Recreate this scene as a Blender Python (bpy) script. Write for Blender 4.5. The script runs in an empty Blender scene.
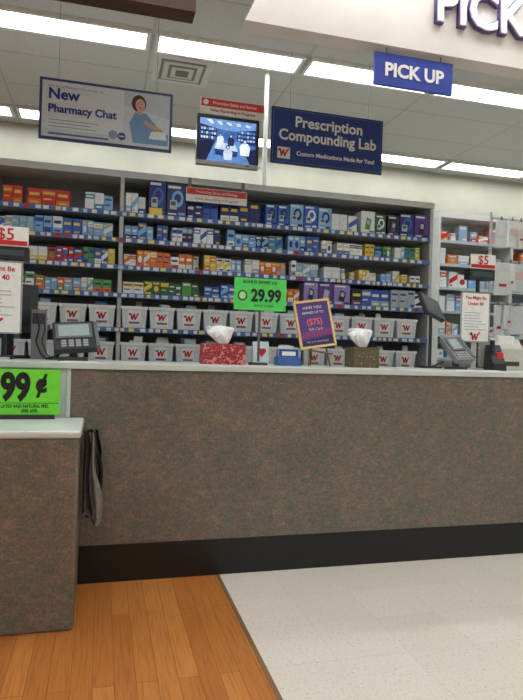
import bpy, math, random
from mathutils import Matrix, Vector
random.seed(7)
sc = bpy.context.scene
try:
    sc.view_settings.view_transform = 'Standard'
    sc.view_settings.look = 'None'
except Exception:
    pass

def C(r, g, b):
    def f(v):
        v /= 255.0
        return v/12.92 if v <= 0.04045 else ((v+0.055)/1.055)**2.4
    return (f(r), f(g), f(b), 1.0)

# ------------------------------------------------------------ materials
def newmat(name):
    m = bpy.data.materials.new(name)
    m.use_nodes = True
    nt = m.node_tree
    return m, nt, nt.nodes['Principled BSDF']

def attr_mat(name, rough=0.5, metal=0.0, emit=0.0, noise=0.12, spec=0.5, nscale=35):
    m, nt, b = newmat(name)
    a = nt.nodes.new('ShaderNodeAttribute'); a.attribute_name = 'Col'
    n = nt.nodes.new('ShaderNodeTexNoise'); n.inputs['Scale'].default_value = nscale
    tc = nt.nodes.new('ShaderNodeTexCoord')
    nt.links.new(tc.outputs['Object'], n.inputs['Vector'])
    mr = nt.nodes.new('ShaderNodeMapRange')
    mr.inputs['To Min'].default_value = 1-noise; mr.inputs['To Max'].default_value = 1+noise
    nt.links.new(n.outputs['Fac'], mr.inputs['Value'])
    mx = nt.nodes.new('ShaderNodeVectorMath'); mx.operation = 'SCALE'
    nt.links.new(a.outputs['Color'], mx.inputs[0]); nt.links.new(mr.outputs[0], mx.inputs['Scale'])
    nt.links.new(mx.outputs[0], b.inputs['Base Color'])
    b.inputs['Roughness'].default_value = rough
    b.inputs['Metallic'].default_value = metal
    b.inputs['Specular IOR Level'].default_value = spec
    if emit:
        nt.links.new(mx.outputs[0], b.inputs['Emission Color'])
        b.inputs['Emission Strength'].default_value = emit
    return m

PRINT = attr_mat('printed_card', 0.45)
PLAST = attr_mat('plastic', 0.35)
PAINT = attr_mat('painted_metal', 0.5, noise=0.05)
SCREEN = attr_mat('lit_screen', 0.2, emit=0.8, noise=0.6, nscale=45)

def ramp(nt, fac, stops):
    r = nt.nodes.new('ShaderNodeValToRGB')
    e = r.color_ramp.elements
    e[0].position, e[0].color = stops[0]
    e[1].position, e[1].color = stops[-1]
    for p, c in stops[1:-1]:
        x = e.new(p); x.color = c
    nt.links.new(fac, r.inputs['Fac'])
    return r.outputs['Color']

def mixc(nt, fac, a, b, mode='MIX'):
    m = nt.nodes.new('ShaderNodeMix'); m.data_type = 'RGBA'; m.blend_type = mode
    for key, val in ((0, fac), (6, a), (7, b)):
        if hasattr(val, 'is_linked'): nt.links.new(val, m.inputs[key])
        else: m.inputs[key].default_value = val
    return m.outputs[2]

def noise(nt, scale, detail=4, dist=0.0, sc3=(1, 1, 1), rough=0.5, rot=(0, 0, 0), loc=(0, 0, 0)):
    tc = nt.nodes.new('ShaderNodeTexCoord'); mp = nt.nodes.new('ShaderNodeMapping')
    mp.inputs['Scale'].default_value = sc3; mp.inputs['Rotation'].default_value = rot; mp.inputs['Location'].default_value = loc
    nt.links.new(tc.outputs['Object'], mp.inputs['Vector'])
    n = nt.nodes.new('ShaderNodeTexNoise')
    n.inputs['Scale'].default_value = scale; n.inputs['Detail'].default_value = detail
    n.inputs['Distortion'].default_value = dist; n.inputs['Roughness'].default_value = rough
    nt.links.new(mp.outputs['Vector'], n.inputs['Vector'])
    return n.outputs['Fac']

def brick(nt, c1, c2, mortar, bw, rh, ms, rot=0, offs=0.5, freq=2, loc=(0, 0, 0)):
    tc = nt.nodes.new('ShaderNodeTexCoord'); mp = nt.nodes.new('ShaderNodeMapping')
    mp.inputs['Rotation'].default_value = (0, 0, rot); mp.inputs['Location'].default_value = loc
    nt.links.new(tc.outputs['Object'], mp.inputs['Vector'])
    b = nt.nodes.new('ShaderNodeTexBrick')
    b.offset = offs; b.offset_frequency = freq
    b.inputs['Color1'].default_value = c1; b.inputs['Color2'].default_value = c2
    b.inputs['Mortar'].default_value = mortar; b.inputs['Scale'].default_value = 1.0
    b.inputs['Brick Width'].default_value = bw; b.inputs['Row Height'].default_value = rh
    b.inputs['Mortar Size'].default_value = ms; b.inputs['Mortar Smooth'].default_value = 0.2
    nt.links.new(mp.outputs['Vector'], b.inputs['Vector'])
    return b.outputs['Color']

# mottled laminate: brushed blotches of teal, tan and mauve
LAM, nt, b = newmat('mottled_laminate')
c1 = ramp(nt, noise(nt, 16, 6, 1.0, (1, 1, 1.7), .62, (0, .6, 0)), [(0.38, C(78, 98, 90)), (0.46, C(118, 106, 90)), (0.53, C(104, 98, 94)), (0.62, C(144, 120, 96))])
c2 = ramp(nt, noise(nt, 34, 5, 1.0, (1, 1, 1.6), .66, (0, -.5, 0), (3, 1, 2)), [(0.38, C(76, 102, 98)), (0.47, C(116, 106, 94)), (0.55, C(122, 102, 98)), (0.64, C(146, 130, 110))])
big = ramp(nt, noise(nt, 3.0, 3, .5), [(0.4, (.90, .93, .92, 1)), (.6, (1.06, 1.04, 1.0, 1))])
fine = ramp(nt, noise(nt, 110, 3, 0, rough=.7), [(0.40, (.80, .80, .80, 1)), (.6, (1.18, 1.18, 1.18, 1))])
x = mixc(nt, 0.5, c1, c2)
x = mixc(nt, 1.0, x, big, 'MULTIPLY'); x = mixc(nt, 1.0, x, fine, 'MULTIPLY')
nt.links.new(x, b.inputs['Base Color'])
b.inputs['Roughness'].default_value = 0.42

VIN, nt, b = newmat('speckled_vinyl_tile')
t = brick(nt, C(220, 212, 200), C(215, 207, 194), C(200, 192, 178), 0.305, 0.305, 0.0011, 0, 0.0)
sp = ramp(nt, noise(nt, 95, 4, 0.5, rough=0.8), [(0.34, (0.58, 0.54, 0.49, 1)), (0.44, (1, 1, 1, 1)), (0.6, (1, 1, 1, 1)), (0.68, (1.08, 1.08, 1.1, 1))])
nt.links.new(mixc(nt, 1.0, t, sp, 'MULTIPLY'), b.inputs['Base Color'])
b.inputs['Roughness'].default_value = 0.36

WOOD, nt, b = newmat('wood_planks')
t = brick(nt, C(200, 130, 64), C(180, 110, 50), C(128, 76, 34), 0.9, 0.075, 0.0012, math.pi/2, 0.37, 2)
g = ramp(nt, noise(nt, 14, 5, 0.4, (7, 0.4, 1)), [(0.30, (0.76, 0.70, 0.62, 1)), (0.55, (1, 1, 1, 1)), (0.8, (1.0, 0.94, 0.84, 1))])
nt.links.new(mixc(nt, 1.0, t, g, 'MULTIPLY'), b.inputs['Base Color'])
b.inputs['Roughness'].default_value = 0.34

CEIL, nt, b = newmat('ceiling_tile')
t = brick(nt, C(208, 209, 205), C(204, 205, 200), C(184, 185, 180), 1.25, 0.627, 0.010, 0, 0.0, loc=(-0.31, -0.30, 0))
sp = ramp(nt, noise(nt, 60, 4), [(0.35, (0.88, 0.88, 0.88, 1)), (0.5, (1, 1, 1, 1)), (1, (1, 1, 1, 1))])
nt.links.new(mixc(nt, 1.0, t, sp, 'MULTIPLY'), b.inputs['Base Color'])
b.inputs['Roughness'].default_value = 0.9

def simple(name, col, rough=0.6, ns=4, amt=0.06):
    m, nt, b = newmat(name)
    r = ramp(nt, noise(nt, ns, 4), [(0.3, tuple(v*(1-amt) for v in col[:3])+(1,)), (0.7, tuple(min(1, v*(1+amt)) for v in col[:3])+(1,))])
    nt.links.new(r, b.inputs['Base Color']); b.inputs['Roughness'].default_value = rough
    return m
WALL = simple('painted_wall', C(188, 185, 170), 0.8)
TOP = simple('countertop_laminate', C(204, 210, 204), 0.3)
KICK = simple('black_vinyl_base', C(12, 13, 14), 0.4, 10, 0.3)
FASC = simple('fascia_paint', C(226, 218, 212), 0.7)
BROWN = simple('brown_fascia', C(78, 50, 38), 0.6)
TISSUE = simple('tissue_paper', C(240, 240, 240), 0.9)

LIT, nt, b = newmat('fluorescent_lens')
b.inputs['Base Color'].default_value = (1, 1, 1, 1)
b.inputs['Emission Color'].default_value = (0.95, 0.985, 1.0, 1)
b.inputs['Emission Strength'].default_value = 10.0

def patterned(name, a, c, d, scale):
    m, nt, b = newmat(name)
    tc = nt.nodes.new('ShaderNodeTexCoord')
    v = nt.nodes.new('ShaderNodeTexVoronoi'); v.inputs['Scale'].default_value = scale
    nt.links.new(tc.outputs['Object'], v.inputs['Vector'])
    r = ramp(nt, v.outputs['Distance'], [(0.15, d), (0.28, a), (0.62, a), (0.75, c)])
    nt.links.new(r, b.inputs['Base Color']); b.inputs['Roughness'].default_value = 0.5
    return m
TBRED = patterned('red_floral_card', C(150, 30, 36), C(200, 130, 125), C(205, 130, 125), 50)
TBGRN = patterned('leafy_card', C(98, 74, 54), C(74, 112, 60), C(170, 140, 105), 50)

# ------------------------------------------------------------ mesh builder
class MB:
    def __init__(s):
        s.v = []; s.f = []; s.c = []; s.m = []; s.M = None
    def add(s, pts, faces, col, m=0):
        o = len(s.v)
        for p in pts:
            p = Vector(p)
            if s.M is not None: p = s.M @ p
            s.v.append(tuple(p))
        for f in faces:
            s.f.append([o+i for i in f]); s.c.append(col); s.m.append(m)
    def hexa(s, p, col, m=0):
        s.add(p, [(0, 3, 2, 1), (4, 5, 6, 7), (0, 1, 5, 4), (1, 2, 6, 5), (2, 3, 7, 6), (3, 0, 4, 7)], col, m)
    def box(s, x0, x1, y0, y1, z0, z1, col, m=0):
        s.hexa([(x0, y0, z0), (x1, y0, z0), (x1, y1, z0), (x0, y1, z0), (x0, y0, z1), (x1, y0, z1), (x1, y1, z1), (x0, y1, z1)], col, m)
    def fr(s, x0, x1, z0, z1, y, col, m=0):
        s.add([(x0, y, z0), (x1, y, z0), (x1, y, z1), (x0, y, z1)], [(0, 1, 2, 3)], col, m)
    def poly(s, pts, y, col, m=0):
        s.add([(p[0], y, p[1]) for p in pts], [tuple(range(len(pts)))], col, m)
    def disc(s, x, z, rx, rz, y, col, m=0, n=16):
        s.poly([(x+rx*math.cos(2*math.pi*i/n), z+rz*math.sin(2*math.pi*i/n)) for i in range(n)], y, col, m)
    def cyl(s, p0, p1, r, col, n=10, m=0, r1=None):
        p0 = Vector(p0); p1 = Vector(p1); d = (p1-p0).normalized()
        a = d.orthogonal().normalized(); b = d.cross(a)
        r1 = r if r1 is None else r1
        pts = [p0+(a*math.cos(2*math.pi*i/n)+b*math.sin(2*math.pi*i/n))*r for i in range(n)]
        pts += [p1+(a*math.cos(2*math.pi*i/n)+b*math.sin(2*math.pi*i/n))*r1 for i in range(n)]
        fs = [(i, (i+1) % n, n+(i+1) % n, n+i) for i in range(n)]
        fs += [tuple(reversed(range(n))), tuple(range(n, 2*n))]
        s.add(pts, fs, col, m)
    def tube(s, pts, r, col, m=0, n=8):
        for a, b in zip(pts[:-1], pts[1:]): s.cyl(a, b, r, col, n, m)
    def stroke(s, pts, w, y, col, m=0):
        for (x0, z0), (x1, z1) in zip(pts[:-1], pts[1:]):
            d = Vector((x1-x0, z1-z0)).normalized()*w/2; nx, nz = -d.y, d.x
            x0e, z0e, x1e, z1e = x0-d.x*.6, z0-d.y*.6, x1+d.x*.6, z1+d.y*.6
            s.poly([(x0e-nx, z0e-nz), (x1e-nx, z1e-nz), (x1e+nx, z1e+nz), (x0e+nx, z0e+nz)], y, col, m)
    def wlogo(s, x, z, w, y, col, m=0):
        h = w*0.75
        s.stroke([(x-w*.62, z+h*.25), (x-w*.45, z+h*.52), (x-w*.36, z+h*.1), (x-w*.28, z-h*.5), (x-.02*w, z+h*.35), (x+w*.12, z-h*.5), (x+w*.40, z+h*.35), (x+w*.60, z+h*.6)], w*.18, y, col, m)
    def build(s, name, mats, parent=None, bevel=0, smooth=False):
        me = bpy.data.meshes.new(name)
        me.from_pydata(s.v, [], s.f)
        ca = me.color_attributes.new('Col', 'FLOAT_COLOR', 'CORNER')
        for p, c in zip(me.polygons, s.c):
            for li in p.loop_indices: ca.data[li].color = c
        for mt in (mats if isinstance(mats, (list, tuple)) else [mats]): me.materials.append(mt)
        for p, m in zip(me.polygons, s.m):
            p.material_index = m; p.use_smooth = smooth
        ob = bpy.data.objects.new(name, me); sc.collection.objects.link(ob)
        if parent: ob.parent = parent
        if bevel:
            bv = ob.modifiers.new('bevel', 'BEVEL'); bv.width = bevel; bv.segments = 2; bv.limit_method = 'ANGLE'
        return ob

def text(body, size, x, y, z, col, parent, name='lettering', align='LEFT', off=0.0, ext=0.0, M=None, mat=None, sx=1.0):
    cu = bpy.data.curves.new('t', 'FONT'); cu.body = body; cu.size = size
    cu.align_x = align; cu.offset = off; cu.extrude = ext; cu.resolution_u = 3
    ob = bpy.data.objects.new('t', cu); sc.collection.objects.link(ob)
    dg = bpy.context.evaluated_depsgraph_get(); dg.update()
    me = bpy.data.meshes.new_from_object(ob.evaluated_get(dg))
    bpy.data.objects.remove(ob)
    T = Matrix.Translation((x, y, z)) @ Matrix.Rotation(math.pi/2, 4, 'X') @ Matrix.Diagonal((sx, 1, 1, 1))
    if M is not None: T = M @ T
    me.transform(T)
    ca = me.color_attributes.new('Col', 'FLOAT_COLOR', 'CORNER')
    for d in ca.data: d.color = col
    me.materials.clear(); me.materials.append(mat or PRINT)
    o = bpy.data.objects.new(name, me); sc.collection.objects.link(o); o.parent = parent
    return o

W_ = C(235, 235, 230); RED = C(200, 30, 35); NAVY = C(28, 44, 110); BLK = C(18, 18, 20); GRY = C(120, 122, 122)

# ------------------------------------------------------------ room shell
XL, XR, YF, YB, ZC = -4.5, 7.0, -4.0, 7.0, 3.6
def shell(name, a, mat):
    m = MB(); m.box(*a, W_); return m.build(name, mat)
shell('floor', (0.63, XR, YF, YB, -0.06, 0), VIN)
shell('floor_wood', (XL, 0.61, YF, YB, -0.06, 0), WOOD)
m = MB(); m.box(0.61, 0.63, YF, YB, -0.06, 0.001, C(130, 95, 60)); m.build('trim_1', PAINT)
shell('ceiling', (XL, XR, YF, YB, ZC, ZC+0.06), CEIL)
shell('wall_back', (XL, XR, YB, YB+0.1, 0, ZC), WALL)
shell('wall_front', (XL, XR, YF-0.1, YF, 0, ZC), WALL)
shell('wall_left', (XL-0.1, XL, YF, YB, 0, ZC), WALL)
shell('wall_right', (XR, XR+0.1, YF, YB, 0, ZC), WALL)
m = MB(); m.box(XL, XR, YB-0.012, YB, 0, 0.1, C(30, 30, 30)); m.build('baseboard_back', PAINT)

# ceiling fluorescent fixtures
for yc in (6.62, 4.74, 2.86, 0.98, -0.9, -2.8):
    x = 0.31-1.25*3
    while x < XR-1.3:
        m = MB(); y0, y1 = yc-0.15, yc+0.15; x0, x1 = x+0.02, x+1.23
        wc = C(225, 225, 218)
        m.box(x0, x1, y0, y0+0.03, ZC-0.03, ZC, wc); m.box(x0, x1, y1-0.03, y1, ZC-0.03, ZC, wc)
        m.box(x0, x0+0.03, y0+0.03, y1-0.03, ZC-0.03, ZC, wc); m.box(x1-0.03, x1, y0+0.03, y1-0.03, ZC-0.03, ZC, wc)
        m.box(x0+0.03, x1-0.03, y0+0.03, y1-0.03, ZC-0.022, ZC-0.005, W_, 1)
        m.build('fluorescent_ceiling_light', [PAINT, LIT])
        x += 1.25

# air vent
m = MB(); cx, cy = 0.60, 5.2
for i, (r, c) in enumerate(((0.25, C(215, 215, 208)), (0.19, C(120, 120, 116)), (0.165, C(205, 205, 198)), (0.12, C(115, 115, 110)), (0.095, C(205, 205, 198)), (0.055, C(105, 105, 100)))):
    m.box(cx-r, cx+r, cy-r, cy+r, ZC-0.008-0.004*i, ZC, c)
m.build('ceiling_air_vent', PAINT)

# fascia with letters
m = MB()
zb = 2.95
m.hexa([(0.685, 3.10, zb), (6.0, 3.10, zb), (6.0, 3.22, zb), (0.685, 3.22, zb), (0.97, 3.10, ZC), (6.0, 3.10, ZC), (6.0, 3.22, ZC), (0.97, 3.22, ZC)], W_)
fas = m.build('fascia_panel', FASC)
text('PICK UP', 0.31, 1.80, 3.085, 3.13, C(92, 78, 132), fas, 'letter_backs', off=0.013, ext=0.012, sx=.93)
text('PICK UP', 0.31, 1.80, 3.068, 3.13, C(236, 230, 234), fas, 'letter_faces', off=0.006, ext=0.006, sx=.93)
m = MB(); m.box(-3.5, 0.42, 3.10, 3.22, 2.945, ZC, W_); m.build('bulkhead_panel', BROWN)

# hanging pick-up sign
m = MB()
m.box(1.454, 1.958, 3.12, 3.14, 2.732, 2.916, C(38, 60, 158))
m.cyl((1.53, 3.13, 2.91), (1.53, 3.13, 2.949), 0.004, GRY); m.cyl((1.88, 3.13, 2.91), (1.88, 3.13, 2.949), 0.004, GRY)
s = m.build('hanging_pickup_sign', PRINT)
text('PICK UP', 0.105, 1.706, 3.117, 2.788, W_, s, align='CENTER', off=0.004)

# pharmacy chat sign
m = MB(); x0, x1, z0, z1, y = -0.473, 0.447, 2.62, 3.046, 4.40
m.box(x0, x1, y, y+0.02, z0, z1, C(60, 76, 130))
m.fr(x0+.018, x1-.018, z0+.018, z1-.018, y-.001, C(228, 235, 242))
m.fr(x0+.018, x1-.018, z0+.018, z0+.075, y-.0015, C(212, 220, 230))
m.fr(0.10, x1-.018, z0+.018, z1-.018, y-.002, C(216, 225, 234))
m.poly([(0.10, 2.92), (0.429, 2.86), (0.429, 3.028), (0.10, 3.028)], y-.0022, C(200, 212, 224))
m.poly([(0.14, 2.80), (0.17, 2.66), (0.42, 2.66), (0.42, 2.74), (0.33, 2.80), (0.26, 2.88), (0.18, 2.88)], y-.003, C(120, 165, 208))
m.disc(0.205, 2.945, 0.052, 0.062, y-.0035, C(90, 58, 40)); m.disc(0.215, 2.935, 0.034, 0.046, y-.004, C(220, 175, 150))
m.fr(0.200, 0.208, 2.942, 2.947, y-.0045, C(60, 40, 36)); m.fr(0.222, 0.230, 2.942, 2.947, y-.0045, C(60, 40, 36)); m.fr(0.206, 0.226, 2.910, 2.917, y-.0045, C(190, 90, 90))
m.poly([(0.195, 2.90), (0.20, 2.865), (0.23, 2.865), (0.232, 2.90)], y-.0038, C(214, 168, 144))
m.poly([(0.24, 2.80), (0.36, 2.75), (0.37, 2.775), (0.25, 2.83)], y-.004, C(215, 172, 148))
m.poly([(0.28, 2.70), (0.41, 2.70), (0.40, 2.76), (0.30, 2.755)], y-.0045, C(236, 240, 245))
for dz, w in ((2.758, .42), (2.735, .36), (2.712, .40)):
    m.fr(-0.41, -0.41+w*.8, dz-.003, dz+.003, y-.002, C(160, 168, 195))
m.fr(-0.41, 0.0, 2.655, 2.668, y-.002, C(90, 110, 175))
m.disc(0.03, 2.70, .032, .032, y-.003, C(150, 165, 205)); m.disc(0.09, 2.695, .028, .028, y-.003, C(70, 90, 150)); m.stroke([(0.075, 2.695), (0.105, 2.695)], .008, y-.004, W_)
for xx in (-0.35, 0.33): m.cyl((xx, y+.01, z1-.005), (xx, y+.01, ZC), 0.002, GRY, 6)
s = m.build('hanging_pharmacy_sign', PRINT)
text('New', 0.105, -0.415, y-.004, 2.905, C(40, 60, 150), s, off=0.003)
text('Pharmacy Chat', 0.077, -0.415, y-.004, 2.812, C(40, 60, 150), s, off=0.0022, sx=.98)
text('Introducing Pharmacy Chat, our new way', 0.022, -0.415, y-.004, 2.985, C(130, 130, 150), s)

# compounding lab sign
m = MB(); x0, x1, z0, z1, y = 1.245, 2.212, 2.685, 3.132, 4.55
m.box(x0, x1, y, y+.02, z0, z1, C(26, 42, 92))
m.fr(x0+.012, x1-.012, z0+.012, z1-.012, y-.001, C(90, 110, 165)); m.fr(x0+.017, x1-.017, z0+.017, z1-.017, y-.0015, C(36, 60, 128))
m.box(1.30, 1.405, y-.006, y-.0016, 2.725, 2.815, W_); m.wlogo(1.352, 2.772, 0.07, y-.007, RED)
for xx in (1.4, 2.08): m.cyl((xx, y+.01, z1-.005), (xx, y+.01, ZC), 0.002, GRY, 6)
s = m.build('hanging_lab_sign', PRINT)
text('Prescription', 0.12, 1.735, y-.004, 2.99, W_, s, align='CENTER', off=.003)
text('Compounding Lab', 0.12, 1.73, y-.004, 2.878, W_, s, align='CENTER', off=.003, sx=.95)
text('Custom Medications Made for You!', 0.047, 1.80, y-.004, 2.762, W_, s, align='CENTER', off=.0014)

# ------------------------------------------------------------ back shelving
SY, SB = 4.70, 5.08
ROWS = [2.22, 2.02, 1.81, 1.595, 1.33, 1.05, 0.7, 0.35]
m = MB(); beige = C(190, 194, 192)
SX0, SX1 = -2.6, 2.80
m.box(SX0, SX1, SB, SB+.03, 0.0, 2.50, C(140, 146, 148))
m.box(SX0, SX1, SY, SB+.03, 2.50, 2.53, C(215, 218, 214))
m.box(SX0, SX1, SY-.012, SY, 2.485, 2.535, C(218, 222, 220))
for x in (SX0, 0.10, SX1-.03):
    m.box(x, x+.03, SY, SB, 0.0, 2.50, C(190, 194, 192))
for x in (-1.7, -0.8, 1.0, 1.9):
    m.box(x, x+.03, SB-.03, SB, 0, 2.5, C(110, 114, 116))
for x in (SX0+.1, -1.2, -.4): m.box(x, x+.6, SB-.012, SB, 2.30, 2.42, C(120, 124, 124))
for z in ROWS:
    m.box(SX0+.03, SX1-.03, SY, SB, z-.022, z, beige)
    m.box(SX0+.03, SX1-.03, SY-.012, SY, z-.034, z+.002, C(84, 112, 176))
    x = SX0+.05
    while x < SX1-.1:
        w = random.uniform(.025, .05)
        c = random.choice([W_, W_, C(200, 214, 235), C(225, 228, 228), C(240, 225, 120)]) if random.random() < .95 else RED
        m.fr(x, x+w, z-.029, z-.003, SY-.0135, c)
        x += w+random.uniform(.01, .05)
m.box(SX0, SX1, SY+.02, SB, 0, .12, C(60, 60, 58))
m.build('gondola_shelving_unit', PAINT)

def carton(mb, x, w, h, d, y, z, base, acc, txt=W_):
    g = .0015
    mb.box(x+g, x+w-g, y, y+d, z, z+h, base)
    yy = y-.0008; k = random.random()
    a, b2 = x+g, x+w-g
    if k < .35:
        mb.fr(a, b2, z+h*.62, z+h*.9, yy, acc); mb.fr(a+w*.12, b2-w*.12, z+h*.70, z+h*.8, yy-.0005, txt)
        mb.fr(a+w*.1, b2-w*.3, z+h*.35, z+h*.43, yy, txt)
    elif k < .65:
        mb.fr(a, b2, z, z+h*.35, yy, acc); mb.fr(a+w*.12, b2-w*.15, z+h*.58, z+h*.75, yy, txt)
        mb.fr(a+w*.2, b2-w*.2, z+h*.12, z+h*.22, yy-.0005, txt)
    elif k < .85:
        mb.poly([(a, z+h*.2), (b2, z+h*.55), (b2, z+h*.9), (a, z+h*.5)], yy, acc); mb.fr(a+w*.12, b2-w*.2, z+h*.78, z+h*.9, yy-.0005, txt)
        mb.fr(a+w*.4, b2-w*.1, z+h*.08, z+h*.2, yy, txt); mb.fr(a+w*.1, b2-w*.6, z+h*.08, z+h*.2, yy, acc)
    else:
        mb.disc((a+b2)/2, z+h*.45, w*.28, h*.22, yy, acc, n=12); mb.fr(a+w*.12, b2-w*.12, z+h*.76, z+h*.9, yy, txt)

B = dict(
 red=C(205, 46, 34), org=C(232, 118, 42), yel=C(236, 204, 74), blu=C(48, 98, 190), lbl=C(130, 185, 230), dbl=C(30, 46, 112),
 blk=C(26, 30, 44), wht=C(238, 242, 244), tea=C(50, 150, 175), grn=C(85, 160, 75), dgn=C(48, 100, 72), pur=C(88, 56, 140), lil=C(155, 135, 200), gry=C(170, 182, 190), pnk=C(225, 140, 155), cyn=C(120, 195, 232))
def fill(mb, xa, xb, z, pal, wr, hr, gap=.1, dr=(.06, .2)):
    x = xa
    while x < xb-.03:
        w = random.uniform(*wr); n = random.choice([1, 2, 2, 3]); h = random.uniform(*hr)
        bc = B[random.choice(pal)]; ac = B[random.choice(pal)]; tx = random.choice([W_, W_, B['yel'], B['dbl']])
        y = SY+.004+random.uniform(0, .05); d = random.uniform(*dr)
        for i in range(n):
            if x+w > xb: break
            carton(mb, x, w, h, d, y, z, bc, ac, tx); x += w+.001
        else:
            if random.random() < gap: x += random.uniform(.02, .05)
            continue
        break
def row(name, z, segs):
    mb = MB()
    for sgm in segs: fill(mb, sgm[0], sgm[1], z+.0005, *sgm[2:])
    return mb
mb = row('', ROWS[0], [
 (-1.6, -.75, ['red', 'org', 'wht'], (.05, .09), (.11, .14)),
 (-.74, -.26, ['red', 'org', 'red', 'yel', 'org'], (.06, .10), (.12, .15)),
 (-.16, .09, ['wht', 'tea', 'lbl', 'gry'], (.05, .08), (.11, .14)),
 (.14, .31, ['lbl', 'wht', 'blu'], (.04, .06), (.12, .16)),
 (.62, .88, ['blu', 'lbl', 'wht', 'dbl'], (.06, .09), (.13, .17)),
 (.89, 1.25, ['dbl', 'lbl', 'blu', 'wht'], (.07, .10), (.13, .17)),
 (1.85, 2.10, ['lbl', 'wht', 'blu'], (.07, .09), (.13, .16))])
def gadget_box(x, w, h, base, ring, z=ROWS[0]+.0005, arch=W_, k=0):
    y = SY+.006
    mb.box(x+.002, x+w-.002, y, y+.16, z, z+h, base)
    cx = x+w/2
    if k == 0:      # cuff monitor picture: dark loop cuff with a grey console
        mb.disc(cx+w*.05, z+h*.55, w*.30, h*.26, y-.001, ring); mb.disc(cx+w*.05, z+h*.57, w*.17, h*.14, y-.002, base)
        mb.box(cx-w*.34, cx+w*.02, y-.003, y-.0022, z+h*.22, z+h*.50, C(190, 200, 206)); mb.fr(cx-w*.29, cx-w*.05, z+h*.34, z+h*.46, y-.0035, C(70, 84, 90))
    else:           # handset / meter picture
        mb.poly([(cx-w*.22, z+h*.2), (cx+w*.12, z+h*.14), (cx+w*.24, z+h*.62), (cx-w*.1, z+h*.72)], y-.001, ring)
        mb.poly([(cx-w*.10, z+h*.42), (cx+w*.10, z+h*.38), (cx+w*.15, z+h*.58), (cx-w*.05, z+h*.63)], y-.002, C(180, 195, 200))
    mb.fr(x+.01, x+w*.7, z+h*.86, z+h*.94, y-.001, arch); mb.fr(x+.012, x+w*.5, z+h*.05, z+h*.10, y-.001, arch)
    mb.fr(x+w*.6, x+w-.01, z+h*.05, z+h*.13, y-.001, ring)
for i, (x, w, h, b_, r_) in enumerate([(.315, .135, .27, 'dbl', 'blu'), (.455, .155, .255, 'dbl', 'lbl'),
     (1.26, .10, .17, 'blu', 'blk'), (1.365, .10, .17, 'blu', 'blk'), (1.47, .12, .19, 'lbl', 'blk'), (1.595, .12, .19, 'blu', 'wht'), (1.72, .12, .18, 'lbl', 'dbl'),
     (2.11, .13, .19, 'wht', 'grn'), (2.245, .10, .17, 'dgn', 'wht'), (2.36, .11, .17, 'blk', 'pur'), (2.475, .14, .20, 'dbl', 'blu'), (2.62, .14, .20, 'pur', 'blk')]):
    gadget_box(x, w, h, B[b_], B[r_], k=i % 2 if i > 6 else 0)
mb.fr(.32, .42, ROWS[0]-.005, ROWS[0]+.05, SY-.014, B['yel'])
mb.build('medicine_boxes', PRINT)
row('', ROWS[1], [
 (-1.6, .09, ['wht', 'lbl', 'blu', 'lbl', 'wht', 'blu'], (.04, .075), (.10, .135)),
 (.14, .95, ['blu', 'lbl', 'blu', 'cyn', 'dbl', 'wht'], (.04, .08), (.10, .145)),
 (.95, 1.75, ['dbl', 'blu', 'lbl', 'tea', 'dbl', 'wht'], (.05, .08), (.10, .145)),
 (1.76, 2.75, ['wht', 'blu', 'wht', 'grn', 'lbl', 'yel'], (.04, .07), (.09, .13), .3)]).build('medicine_boxes', PRINT)
row('', ROWS[2], [
 (-1.6, -.55, ['wht', 'blu'], (.04, .07), (.10, .13)),
 (-.55, .09, ['blu', 'wht', 'yel', 'grn', 'red', 'blu'], (.04, .07), (.10, .14)),
 (.14, 1.1, ['wht', 'wht', 'yel', 'lbl', 'org'], (.04, .07), (.09, .13)),
 (1.1, 1.95, ['wht', 'org', 'lbl', 'gry', 'wht'], (.04, .08), (.09, .14)),
 (1.95, 2.75, ['yel', 'blu', 'wht', 'lbl'], (.03, .06), (.07, .11), .5)]).build('medicine_boxes', PRINT)
mb = row('', ROWS[3], [
 (-1.6, -.5, ['wht', 'grn'], (.05, .08), (.09, .13)),
 (-.5, .09, ['wht', 'yel', 'grn', 'org', 'lbl', 'grn'], (.04, .07), (.09, .12)),
 (.14, .78, ['dbl', 'grn', 'dgn', 'yel', 'wht'], (.05, .08), (.09, .12)),
 (.78, 1.15, ['grn', 'blu', 'lbl'], (.05, .08), (.09, .13)),
 (1.15, 1.6, ['red', 'org', 'wht', 'dbl'], (.05, .08), (.11, .15)),
 (2.05, 2.75, ['pur', 'blk', 'dbl', 'gry', 'blu', 'lil', 'wht'], (.07, .10), (.13, .17), .05)])
for (x, w, h, b_, r_) in [(1.61, .13, .175, 'lil', 'blk'), (1.745, .13, .175, 'pur', 'gry'), (1.88, .15, .17, 'lil', 'blk')]:
    gadget_box(x, w, h, B[b_], B[r_], ROWS[3]+.0005, k=1)
mb.build('medicine_boxes', PRINT)

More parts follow.
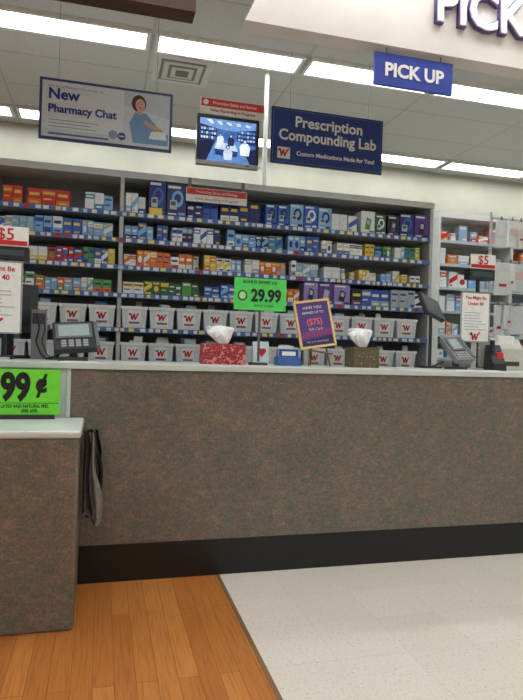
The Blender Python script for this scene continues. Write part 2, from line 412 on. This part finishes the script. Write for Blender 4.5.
def bins(name, z):
    mb = MB(); x = -1.6
    while x < 2.56:
        if x < .13 and x+.2 > .095: x = .135
        w, d, h = .195, .30, .165; y = SY+.008; t = .012; cc = C(222, 230, 234); i_ = C(175, 182, 186)
        zb = z+.0005
        o = [(x+t, y+t, zb), (x+w-t, y+t, zb), (x+w-t, y+d-t, zb), (x+t, y+d-t, zb), (x, y, zb+h), (x+w, y, zb+h), (x+w, y+d, zb+h), (x, y+d, zb+h)]
        mb.add(o, [(0, 3, 2, 1), (0, 1, 5, 4), (1, 2, 6, 5), (2, 3, 7, 6), (3, 0, 4, 7)], cc)
        e = .006
        mb.box(x-e, x+w+e, y-e, y+.004, zb+h-.018, zb+h+.003, C(240, 244, 246)); mb.box(x-e, x+w+e, y+d-.004, y+d+e, zb+h-.016, zb+h+.003, cc)
        mb.box(x-e, x+.004, y+.004, y+d-.004, zb+h-.016, zb+h+.003, cc); mb.box(x+w-.004, x+w+e, y+.004, y+d-.004, zb+h-.016, zb+h+.003, cc)
        mb.box(x+.01, x+w-.01, y+.01, y+d-.01, zb+h*.6, zb+h*.62, i_)
        for j in range(random.choice([2, 3, 4])):
            cw = random.uniform(.04, .1); cx = random.uniform(x+.02, x+w-.02-cw); ch = random.uniform(.0, .055)
            yy = y+.04+j*.05; lean = random.uniform(-.012, .012)
            c = random.choice([W_, W_, W_, C(180, 205, 235), C(225, 230, 235), C(110, 150, 205)])
            mb.hexa([(cx, yy, zb+.11), (cx+cw, yy, zb+.11), (cx+cw, yy+.02, zb+.11), (cx, yy+.02, zb+.11), (cx+lean, yy, zb+h+ch), (cx+cw+lean, yy, zb+h+ch-random.uniform(0, .02)), (cx+cw+lean, yy+.02, zb+h+ch), (cx+lean, yy+.02, zb+h+ch)], c)
        cxm = x+w/2
        def fy(zz): return y+t*(1-(zz-zb)/h)-.002
        a, b_, c_, d_ = cxm-.050, cxm+.050, zb+.022, zb+.138
        mb.add([(a, fy(c_), c_), (b_, fy(c_), c_), (b_, fy(d_), d_), (a, fy(d_), d_)], [(0, 1, 2, 3)], C(244, 244, 244))
        mb.wlogo(cxm, zb+.092, .062, fy(zb+.06)-.004, C(208, 30, 40))
        mb.fr(cxm-.04, cxm+.04, zb+.034, zb+.050, fy(zb+.04)-.003, C(150, 110, 125))
        x += .213
    mb.build(name, PLAST)
bins('storage_bins', ROWS[4]); bins('storage_bins', ROWS[5])

# hanging shelf notice beneath top
m = MB(); m.box(.60, 1.09, SY-.035, SY-.028, 2.345, 2.455, W_)
m.fr(.605, 1.085, 2.40, 2.45, SY-.036, C(205, 50, 45)); m.box(.62, .64, SY-.03, SY-.013, 2.44, 2.53, GRY); m.box(1.05, 1.07, SY-.03, SY-.013, 2.44, 2.53, GRY)
s = m.build('shelf_notice_sign', PRINT)
text('Promoting Safety and Savings', .030, .845, SY-.037, 2.414, W_, s, align='CENTER', sx=.95)
text('Video Recording in Progress', .030, .845, SY-.037, 2.36, C(170, 40, 40), s, align='CENTER')

# pole
m = MB(); m.box(1.285, 1.32, 4.93, 4.965, 2.54, ZC, C(225, 225, 222)); m.box(1.265, 1.34, 4.91, 4.985, 2.53, 2.54, C(225, 225, 222)); m.build('utility_pole', PAINT, bevel=.004)

# monitor
m = MB(); x0, x1, z0, z1, y = .63, 1.105, 2.56, 2.93, 4.38
sil = C(170, 176, 182)
m.box(x0, x1, y, y+.05, z0, z0+.030, sil); m.box(x0, x1, y, y+.05, z1-.022, z1, C(30, 32, 36))
m.box(x0, x0+.022, y, y+.05, z0+.030, z1-.022, C(30, 32, 36)); m.box(x1-.022, x1, y, y+.05, z0+.030, z1-.022, C(30, 32, 36))
m.fr(x1-.10, x1-.07, z0+.010, z0+.018, y-.001, BLK); m.disc(x1-.03, z0+.015, .006, .006, y-.001, C(60, 200, 80), n=8)
m.hexa([(x0+.01, y+.05, z0+.01), (x1-.01, y+.05, z0+.01), (x1-.1, y+.2, z0+.07), (x0+.1, y+.2, z0+.07), (x0+.01, y+.05, z1-.01), (x1-.01, y+.05, z1-.01), (x1-.1, y+.2, z1-.07), (x0+.1, y+.2, z1-.07)], C(50, 52, 56))
m.tube([(.87, y+.2, 2.74), (.87, 4.90, 2.74), (1.26, 4.90, 2.74)], .015, C(200, 200, 198))
tv = m.build('security_monitor', PLAST, bevel=.003)
m = MB(); a0, a1, b0, b1 = x0+.022, x1-.022, z0+.030, z1-.022
Wd, Hd = a1-a0, b1-b0
yy = [y+.012]
def P(pts, c):
    yy[0] -= .0001
    m.poly([(a0+u*Wd, b0+v*Hd) for u, v in pts], yy[0], c)
P([(0, 0), (1, 0), (1, 1), (0, 1)], C(66, 106, 176))
P([(0, 1), (0, .8), (1, .72), (1, 1)], C(112, 154, 214))
for i in range(5): P([(.12+i*.17, .97-.01*i), (.2+i*.17, .97-.01*i), (.25+i*.16, .88), (.19+i*.16, .88)], C(220, 236, 252))
P([(0, .86), (.3, .78), (.3, .5), (0, .42)], C(24, 42, 90)); P([(.66, .76), (1, .84), (1, .45), (.66, .52)], C(30, 50, 104))
for r in range(3):
    for i in range(6):
        u = .02+i*.046; P([(u, .52+r*.1), (u+.034, .525+r*.1), (u+.034, .575+r*.098), (u, .58+r*.1)], random.choice([C(150, 185, 230), C(70, 110, 180), C(210, 226, 245)]))
        u = .68+i*.052; P([(u, .54+r*.09), (u+.038, .54+r*.09), (u+.038, .59+r*.09), (u, .59+r*.09)], random.choice([C(150, 185, 230), C(80, 120, 190), C(200, 220, 245)]))
P([(.22, .5), (.7, .52), (.95, .0), (.1, 0)], C(92, 134, 200)); P([(.0, .44), (.28, .5), (.12, 0), (0, 0)], C(16, 26, 60))
P([(.30, .46), (.62, .44), (.68, .28), (.26, .3)], C(190, 214, 244)); P([(.26, .3), (.68, .28), (.66, .14), (.28, .16)], C(36, 60, 120))
P([(.78, .3), (1, .38), (1, 0), (.9, 0)], C(20, 32, 72))
def person(u, v, s, shirt):
    P([(u-.06*s, v), (u+.06*s, v), (u+.075*s, v+.16*s), (u+.04*s, v+.23*s), (u-.04*s, v+.23*s), (u-.075*s, v+.16*s)], shirt)
    P([(u+.035*s*math.cos(t*.785), v+.27*s+.055*s*math.sin(t*.785)) for t in range(8)], C(28, 36, 66))
    P([(u+.022*s*math.cos(t*.785), v+.262*s+.034*s*math.sin(t*.785)) for t in range(8)], C(190, 200, 225))
person(.36, .42, .8, C(230, 240, 252)); person(.55, .40, .85, C(30, 44, 90)); person(.8, .2, 1.25, C(225, 236, 250)); person(.5, .06, 1.1, C(200, 218, 244))
m.build('screen', SCREEN, tv)
m = MB(); m.box(.65, 1.14, y-.0, y+.012, 2.935, 3.055, W_)
m.fr(.655, 1.135, 2.99, 3.05, y-.001, C(215, 60, 50)); m.box(.72, .74, y+.012, y+.02, 2.90, 3.03, GRY); m.disc(.69, 3.02, .02, .02, y-.0015, W_)
s = m.build('sign_header', PRINT, tv)
text('Promoting Safety and Savings', .030, .91, y-.003, 3.01, W_, s, align='CENTER', sx=.95, off=.0006)
text('Video Recording in Progress', .030, .895, y-.003, 2.955, C(170, 40, 40), s, align='CENTER', off=.0008)

# ------------------------------------------------------------ counters
ZT = 1.10
m = MB()
m.box(-.16, 3.9, 3.07, 3.66, 0.19, 1.07, W_, 0)
m.box(-2.6, -.16, 3.075, 3.66, 0, 1.07, W_, 1)
m.box(-.16, 3.9, 3.072, 3.64, 0, .19, W_, 2)
m.box(-2.6, 3.92, 3.055, 3.74, 1.07, ZT, W_, 1)
m.box(-.165, -.145, 3.066, 3.072, .83, 1.07, C(150, 150, 140), 1)
m.build('pharmacy_counter', [LAM, TOP, KICK], bevel=.004)
m = MB()
m.box(-2.6, -.085, 2.58, 3.05, 0, .80, W_, 0)
m.box(-2.6, -.075, 2.57, 3.05, .80, .832, W_, 1)
m.build('low_counter', [LAM, TOP], bevel=.01)

# 99 cent sign
m = MB(); gr = C(116, 226, 56)
m.box(-.62, -.19, 2.985, 2.99, .85, 1.065, gr); m.box(-.60, -.21, 2.97, 3.01, .832, .852, C(40, 40, 40))
m.fr(-.615, -.195, .905, .909, 2.984, C(60, 150, 40))
s = m.build('price_sign', PRINT)
text('99', .175, -.452, 2.982, .925, BLK, s, off=.008, sx=.74); text('¢', .125, -.298, 2.982, .962, BLK, s, off=.005, sx=.9)
text('LATEX AND NATURAL FEEL', .020, -.45, 2.982, .886, BLK, s, off=.0005, sx=.85); text('(50) 65%', .020, -.36, 2.982, .864, BLK, s, off=.0005)

# hanging plastic bags on low counter side
m = MB()
m.cyl((-.083, 2.93, .765), (-.03, 2.93, .765), .005, C(160, 160, 160), m=0); m.cyl((-.03, 2.93, .765), (-.025, 2.93, .785), .005, C(160, 160, 160))
def sheet(y, x0, x1t, x1b, z1, z0, col, ph):
    nx, nz = 8, 14; pts = []; fs = []
    for j in range(nz+1):
        t = j/nz
        xr = x1t*(1-t)+x1b*t
        for i in range(nx+1):
            s_ = i/nx
            x = x0+(xr-x0)*s_+.008*math.sin(8*t+ph)*s_
            pts.append((x, y+.014*math.sin(s_*11+ph+3*t), z1+(z0-z1)*t+.03*math.sin(s_*5+ph)*t))
    for j in range(nz):
        for i in range(nx):
            a = j*(nx+1)+i; fs.append((a, a+nx+1, a+nx+2, a+1))
    m.add(pts, fs, col)
sheet(2.86, -.07, -.05, -.01, .79, .40, C(60, 58, 60), 0)
sheet(2.89, -.06, -.035, .03, .78, .37, C(120, 114, 110), 1.5)
sheet(2.92, -.06, -.02, .015, .79, .44, C(34, 34, 38), 3)
sheet(2.95, -.06, -.01, .035, .77, .39, C(86, 78, 76), 4.2)
sheet(2.975, -.06, .0, .01, .78, .50, C(28, 28, 32), 5)
m.build('plastic_bags', attr_mat('bag_plastic', .25, noise=.5), smooth=True)

# ------------------------------------------------------------ countertop items
def tissue_box(x0, x1, y0, y1, h, mat, tall):
    m = MB(); cx, cy = (x0+x1)/2, (y0+y1)/2
    z = ZT+.0005
    m.box(x0, x1, y0, y1, z, z+h, W_)
    m.cyl((cx, cy, z+h), (cx, cy, z+h+.001), .045, C(60, 50, 50), 20, 1)
    o = m.build('tissue_box', [mat, PAINT], bevel=.002)
    t = MB(); n, k = 40, 8; pts = []; fs = []
    for j in range(k):
        tt = j/(k-1)
        for i in range(n):
            a = 2*math.pi*i/n
            r = .020+.044*tt**.7+.010*tt*math.sin(5*a+j*.5)+.006*tt*math.sin(11*a)
            pts.append((cx-.02*tt+r*math.cos(a)*1.15, cy+r*math.sin(a)*.5, z+h-.005+tall*tt*(.85+.25*math.sin(2*a+2.2)+.12*math.sin(7*a))))
    for j in range(k-1):
        for i in range(n): fs.append((j*n+i, j*n+(i+1) % n, (j+1)*n+(i+1) % n, (j+1)*n+i))
    pts.append((cx-.03, cy, z+h+tall*1.2))
    for i in range(n): fs.append(((k-1)*n+i, (k-1)*n+(i+1) % n, len(pts)-1))
    t.add(pts, fs, W_); t.build('tissue', TISSUE, o, smooth=True)
tissue_box(.556, .806, 3.36, 3.48, .118, TBRED, .09)
tissue_box(1.485, 1.655, 3.36, 3.50, .125, TBGRN, .10)

# price sign 29.99
m = MB(); y = 3.42
m.box(.74, 1.06, y, y+.004, 1.425, 1.615, C(80, 212, 92)); m.box(.893, .907, y+.004, y+.010, 1.12, 1.6, C(90, 90, 90)); m.box(.85, .95, y-.02, y+.05, ZT, ZT+.015, C(70, 70, 70))
s = m.build('price_sign', PRINT)
text('29.99', .100, .842, y-.002, 1.48, BLK, s, off=.004, sx=.84)
text('BONUS SAVER 2/$', .026, .79, y-.002, 1.584, BLK, s, off=.0004); text('WITH CARD', .022, .86, y-.002, 1.445, BLK, s)
m2 = MB(); m2.disc(.79, 1.51, .03, .032, y-.002, C(30, 90, 40)); m2.disc(.79, 1.51, .02, .022, y-.003, C(170, 225, 150)); m2.build('badge', PRINT, s)

# framed poster on easel
m = MB(); M = Matrix.Translation((1.262, 3.46, 1.362)) @ Matrix.Rotation(-.155, 4, 'Y') @ Matrix.Rotation(-.16, 4, 'X')
m.M = M; w, h = .118, .15; gold = C(222, 190, 124); e = .014
m.box(-w, w, .002, .010, -h, h, C(60, 40, 90))
m.box(-w, w, -.008, .006, h-e, h, gold); m.box(-w, w, -.008, .006, -h, -h+e, gold); m.box(-w, -w+e, -.008, .006, -h+e, h-e, gold); m.box(w-e, w, -.008, .006, -h+e, h-e, gold)
m.fr(-w+e, w-e, -h+e, h-e, .0, C(80, 48, 126)); m.poly([(-w+e, -.05), (w-e, -.03), (w-e, -.07), (-w+e, -.09)], -.001, C(130, 52, 110))
m.poly([(-w+e, -h+e), (w-e, -h+e), (w-e, -.08), (-w+e, -.1)], -.001, C(44, 30, 80))
m.M = None
wood = C(120, 84, 50)
m.tube([(1.22, 3.43, ZT+.003), (1.25, 3.49, 1.42)], .006, wood); m.tube([(1.36, 3.43, ZT+.003), (1.30, 3.49, 1.42)], .006, wood); m.tube([(1.29, 3.60, ZT+.003), (1.27, 3.49, 1.42)], .006, wood)
m.tube([(1.215, 3.43, 1.20), (1.37, 3.43, 1.178)], .006, wood)
s = m.build('framed_poster', PRINT)
text('($75)', .055, 0, -.003, -.005, C(225, 110, 100), s, align='CENTER', off=.001, M=M, sx=.85)
text('HAVE YOU', .025, 0, -.003, .095, W_, s, align='CENTER', M=M); text('EARNED UP TO', .020, 0, -.003, .065, W_, s, align='CENTER', M=M); text('Gift Card', .024, 0, -.003, -.04, C(210, 200, 225), s, align='CENTER', M=M); text('Ask your pharmacist', .017, 0, -.003, -.115, C(200, 190, 215), s, align='CENTER', M=M)

# greeting card & leaflets
m = MB()
z = ZT+.0005
m.hexa([(.89, 3.50, z), (.99, 3.50, z), (.99, 3.503, z), (.89, 3.503, z), (.89, 3.53, z+.14), (.99, 3.53, z+.14), (.99, 3.533, z+.14), (.89, 3.533, z+.14)], C(210, 225, 232))
m.hexa([(.89, 3.58, z), (.99, 3.58, z), (.99, 3.583, z), (.89, 3.583, z), (.89, 3.531, z+.14), (.99, 3.531, z+.14), (.99, 3.535, z+.14), (.89, 3.535, z+.14)], C(210, 225, 232))
m.disc(.93, z+.085, .016, .016, 3.513, C(205, 40, 50), n=12); m.disc(.955, z+.085, .016, .016, 3.513, C(205, 40, 50), n=12); m.poly([(.915, z+.08), (.942, z+.045), (.97, z+.08)], 3.508, C(205, 40, 50))
m.build('greeting_card', PRINT)
m = MB(); m.box(1.02, 1.16, 3.40, 3.50, z, z+.05, C(60, 95, 160)); m.box(1.03, 1.15, 3.42, 3.44, z+.02, z+.10, C(40, 80, 150)); m.fr(1.045, 1.13, z+.06, z+.085, 3.419, W_); m.box(1.035, 1.13, 3.46, 3.475, z+.02, z+.12, W_)
m.build('leaflet_holder', PRINT, bevel=.002)
for (a, b_, c, d, r, col) in ((2.05, 2.2, 3.16, 3.25, .2, W_), (2.26, 2.42, 3.18, 3.30, -.1, W_), (-.2, -.02, 3.12, 3.21, .1, W_), (1.75, 1.85, 3.3, 3.38, 0, C(200, 210, 225))):
    m = MB(); cx, cy = (a+b_)/2, (c+d)/2
    m.M = Matrix.Translation((cx, cy, 0)) @ Matrix.Rotation(r, 4, 'Z'); hw, hd = (b_-a)/2, (d-c)/2
    m.box(-hw, hw, -hd, hd, z, z+.003, col); m.box(-hw*.8, hw*.9, -hd*.9, hd*.8, z+.003, z+.005, C(225, 225, 222)); m.build('paper_slips', PRINT)

# signature pad terminals
def terminal(cx, cy, wd, col=C(48, 52, 58)):
    m = MB(); z = ZT+.0005
    m.box(cx-wd*.35, cx+wd*.35, cy-.02, cy+.10, z, z+.02, C(60, 62, 66)); m.cyl((cx, cy+.04, z+.02), (cx, cy+.05, z+.11), .022, C(60, 62, 66), 12)
    m.M = Matrix.Translation((cx, cy+.04, z+.13)) @ Matrix.Rotation(math.radians(42), 4, 'X') @ Matrix.Rotation(.12, 4, 'Z')
    hw = wd/2
    m.box(-hw, hw, -.11, .11, -.02, .015, col); m.box(-hw+.015, hw-.015, -.03, .09, .015, .022, C(90, 95, 98)); m.box(-hw+.03, hw-.03, -.015, .078, .022, .023, C(150, 165, 165))
    for i in range(4):
        for j in range(3): m.box(-wd*.32+i*wd*.17, -wd*.32+wd*.12+i*wd*.17, -.095+j*.02, -.082+j*.02, .015, .02, C(160, 162, 162))
    m.box(hw, hw+.018, -.10, .10, -.015, .02, C(100, 104, 108))
    m.M = None
    m.tube([(cx-.05, cy+.1, z+.05), (cx-.10, cy+.13, z+.02), (cx-.14, cy+.15, z+.008), (cx-.16, cy+.2, z+.008)], .006, BLK)
    return m.build('payment_terminal', PLAST, bevel=.003)
terminal(-.15, 3.36, .22, C(34, 38, 44))
terminal(2.22, 3.36, .13, C(120, 122, 120))

# customer display with $5 tag and notice sheet
def display(x0, x1, z0, zm, z1, y):
    m = MB(); cx = (x0+x1)/2
    m.cyl((cx, y+.05, ZT), (cx, y+.05, z0+.02), .014, C(50, 50, 54), 12); m.box(cx-.05, cx+.05, y+.0, y+.10, ZT, ZT+.02, C(50, 50, 54))
    m.box(x0, x1, y, y+.07, z0, zm, C(34, 34, 38)); m.box(x0+.02, x1-.02, y-.003, y, z0+.02, zm-.02, C(60, 75, 80))
    m.box(x0, x1, y-.004, y, zm, z1, W_); m.fr(x0+.005, x1-.005, zm+.005, zm+.03, y-.005, RED)
    s = m.build('customer_display', PLAST, bevel=.002)
    text('$5', (z1-zm)*.85, cx, y-.006, zm+.033, RED, s, align='CENTER', off=.001)
display(-.63, -.40, 1.635, 1.705, 1.81, 3.42)
display(2.44, 2.64, 1.725, 1.80, 1.90, 3.60)
def notice(x0, x1, z0, z1, y, rev=False):
    m = MB(); cx = (x0+x1)/2
    m.box(x0, x1, y, y+.006, z0, z1, C(235, 234, 230)); m.box(cx-.02, cx+.02, y+.006, y+.012, ZT+.01, z1-.05, C(190, 190, 190)); m.box(cx-.08, cx+.08, y-.03, y+.04, ZT, ZT+.012, C(190, 190, 190))
    w = x1-x0; h = z1-z0
    for e0 in ((x0, x1, z0, z0+.008), (x0, x1, z1-.008, z1), (x0, x0+.008, z0, z1), (x1-.008, x1, z0, z1)): m.fr(*e0, y-.001, C(150, 150, 150))
    for i in range(7):
        zz = z1-h*.42-i*h*.055; m.fr(x0+w*.12, x0+w*random.uniform(.6, .88), zz, zz+h*.012, y-.001, C(165, 165, 175))
    m.wlogo(cx, z0+h*.12, w*.26, y-.002, RED)
    s = m.build('notice_sign', PRINT)
    text('You Might Be', w*.13, cx, y-.002, z1-h*.14, RED, s, align='CENTER', off=.0008); text('Under 40', w*.14, cx, y-.002, z1-h*.26, RED, s, align='CENTER', off=.0008)
notice(-.69, -.414, 1.235, 1.615, 3.34)
notice(2.325, 2.55, 1.285, 1.626, 3.52)

# POS monitor seen from behind (left) and tilted screen (right)
m = MB()
m.M = Matrix.Translation((-.52, 3.66, 1.39)) @ Matrix.Rotation(.55, 4, 'Z')
m.box(-.16, .16, -.02, .02, -.14, .14, C(52, 55, 60)); m.box(-.10, .10, -.05, -.02, -.09, .07, C(40, 42, 46)); m.box(-.145, .145, .02, .022, -.125, .125, C(90, 110, 130))
m.cyl((0, -.02, -.05), (0, -.02, -.275), .02, C(34, 36, 40), 12); m.box(-.09, .09, -.09, .05, -.289, -.272, C(34, 36, 40))
m.build('pos_monitor', PLAST, bevel=.004)
m = MB()
m.M = Matrix.Translation((2.16, 3.62, 1.515)) @ Matrix.Rotation(.5, 4, 'Z') @ Matrix.Rotation(.22, 4, 'Y') @ Matrix.Rotation(-.5, 4, 'X')
m.box(-.12, .12, -.015, .015, -.08, .08, C(26, 27, 30)); m.fr(-.105, .105, -.066, .066, -.016, C(52, 60, 66)); m.box(-.05, .05, .015, .04, -.04, .04, C(26, 27, 30))
m.M = None
m.tube([(2.17, 3.64, 1.49), (2.19, 3.67, 1.35), (2.19, 3.67, ZT)], .012, C(60, 60, 64)); m.box(2.13, 2.25, 3.61, 3.73, ZT, ZT+.015, C(60, 60, 64))
m.build('pos_monitor', PLAST, bevel=.003)
m = MB()
m.box(-1.10, -.74, 3.40, 3.70, z, z+.12, C(60, 62, 66)); m.hexa([(-1.08, 3.42, z+.12), (-.76, 3.42, z+.12), (-.76, 3.60, z+.12), (-1.08, 3.60, z+.12), (-1.08, 3.46, z+.16), (-.76, 3.46, z+.16), (-.76, 3.60, z+.2), (-1.08, 3.60, z+.2)], C(80, 82, 84))
m.build('cash_register', PLAST, bevel=.004)
# cables by the left terminal
m = MB()
pts = [(-.36, 3.56, 1.36), (-.345, 3.55, 1.28), (-.36, 3.54, 1.2), (-.33, 3.52, 1.13), (-.30, 3.50, ZT+.005), (-.22, 3.60, ZT+.005)]
m.tube(pts, .005, BLK); m.tube([(p[0]+.03, p[1]+.01, p[2]) for p in pts], .004, C(40, 40, 44))
m.box(-.39, -.31, 3.57, 3.63, ZT+.0005, 1.38, C(128, 130, 130)); m.box(-.385, -.315, 3.565, 3.57, 1.30, 1.36, C(60, 64, 68))
m.build('cable_post', PLAST, bevel=.003)
# printer and phone right
m = MB()
m.box(2.61, 2.86, 3.56, 3.72, z, z+.15, C(196, 192, 178)); m.hexa([(2.61, 3.56, z+.15), (2.86, 3.56, z+.15), (2.86, 3.72, z+.15), (2.61, 3.72, z+.15), (2.62, 3.60, z+.22), (2.85, 3.60, z+.22), (2.85, 3.72, z+.22), (2.62, 3.72, z+.22)], C(206, 202, 190))
m.fr(2.63, 2.83, z+.03, z+.06, 3.559, C(60, 60, 60)); m.box(2.66, 2.80, 3.58, 3.59, z+.15, z+.24, W_)
m.build('label_printer', PLAST, bevel=.004)
m = MB(); dy = -.04
m.box(2.46, 2.56, 3.38+dy, 3.49+dy, z, z+.05, C(40, 40, 44)); m.hexa([(2.46, 3.39+dy, z+.05), (2.56, 3.39+dy, z+.05), (2.56, 3.49+dy, z+.05), (2.46, 3.49+dy, z+.05), (2.47, 3.44+dy, z+.17), (2.55, 3.44+dy, z+.17), (2.55, 3.49+dy, z+.17), (2.47, 3.49+dy, z+.17)], C(48, 46, 50))
m.box(2.465, 2.49, 3.41+dy, 3.435+dy, z+.06, z+.20, C(30, 30, 34)); m.box(2.50, 2.55, 3.40+dy, 3.415+dy, z+.08, z+.12, C(200, 50, 45))
m.build('desk_phone', PLAST, bevel=.004)

# ------------------------------------------------------------ right-hand racks
m = MB(); y0, y1 = 5.6, 5.95; X0, X1 = 3.40, 6.6; cc = C(225, 227, 224)
m.box(X0, X1, y1, y1+.02, 0, 2.72, C(205, 207, 203))
m.box(X0, X1, y0, y1, 2.66, 2.72, C(240, 240, 238))
for x in (X0, 4.3, 5.2, 6.57): m.box(x, x+.03, y0, y1, 0, 2.66, cc)
for i, zz in enumerate((2.42, 2.17, 1.92, 1.67, 1.42, 1.17, .8, .4)):
    m.box(X0+.03, X1, y0, y1, zz-.02, zz, cc); m.fr(X0+.03, X1, zz-.03, zz, y0-.001, C(190, 205, 215))
rsh = m.build('storage_shelving', PAINT)
mb = MB()
for zz in (2.42, 2.17, 1.92, 1.67, 1.42, 1.17):
    x = X0+.05
    while x < X1-.15:
        w = random.uniform(.06, .13); h = random.uniform(.08, .18)
        if not (4.2 < x+w and x < 4.34) and not (5.1 < x+w and x < 5.24):
            carton(mb, x, w, h, .15, y0+.03, zz+.001, B[random.choice(['wht', 'wht', 'gry', 'lbl', 'wht', 'org', 'pnk'])], B[random.choice(['gry', 'lbl', 'red', 'wht'])], W_)
        x += w+random.uniform(.0, .05)
mb.build('stocked_cartons', PRINT, rsh)
m = MB(); y = 4.85; X0, X1 = 3.50, 4.7; st = C(190, 192, 190)
for x in (X0, X1):
    m.cyl((x, y, 0), (x, y, 2.55), .015, st); m.box(x-.02, x+.02, y-.2, y+.2, 0, .03, st)
for zz in (2.5, 2.1, 1.7, 1.3): m.cyl((X0, y, zz), (X1, y, zz), .01, st)
rk = m.build('hanging_bag_rack', PAINT)
mb = MB()
for zz in (2.5, 2.1, 1.7, 1.3):
    x = X0+.03
    while x < X1-.1:
        w = random.uniform(.10, .18); h = random.uniform(.24, .34); a = random.uniform(-.5, .5); c = random.choice([C(240, 242, 242), C(225, 230, 234), C(245, 245, 242), C(205, 212, 218)])
        mb.M = Matrix.Translation((x+w/2, y-.02, zz)) @ Matrix.Rotation(a, 4, 'Z')
        q = random.uniform(-.02, .02)
        mb.hexa([(-w/2+q, -.02, -h), (w/2+q, -.015, -h+.01), (w/2+q, .01, -h), (-w/2+q, .012, -h), (-w*.4, -.006, -.02), (w*.4, -.006, -.02), (w*.4, .0, -.02), (-w*.4, .0, -.02)], c)
        mb.box(-.01, .01, -.004, .0, -.03, .015, GRY)
        if random.random() < .6: mb.fr(-w*.3, w*.3, -h*.6, -h*.35, -.021, random.choice([W_, C(235, 200, 200), C(180, 205, 230)]))
        if random.random() < .4: mb.fr(-w*.2, w*.2, -h*.75, -h*.68, -.023, RED)
        x += w*.75
mb.M = None
mb.build('prescription_bags', PLAST, rk)

# ------------------------------------------------------------ camera
th, ph = math.radians(15), 0.030
F = Vector((math.sin(th), math.cos(th), 0)); R = Vector((math.cos(th), -math.sin(th), 0)); U = Vector((0, 0, 1))
r2 = R*math.cos(ph)+U*math.sin(ph); u2 = -R*math.sin(ph)+U*math.cos(ph)
mat = Matrix((r2, u2, -F)).transposed().to_4x4(); mat.translation = Vector((0, 0, 1.19))
cd = bpy.data.cameras.new('camera'); cd.sensor_fit = 'VERTICAL'; cd.sensor_height = 36; cd.lens = 594/700*36
co = bpy.data.objects.new('camera', cd); sc.collection.objects.link(co); co.matrix_world = mat
sc.camera = co
w = bpy.data.worlds.new('world'); sc.world = w; w.use_nodes = True
w.node_tree.nodes['Background'].inputs[0].default_value = (0.5, 0.5, 0.5, 1); w.node_tree.nodes['Background'].inputs[1].default_value = 0.05
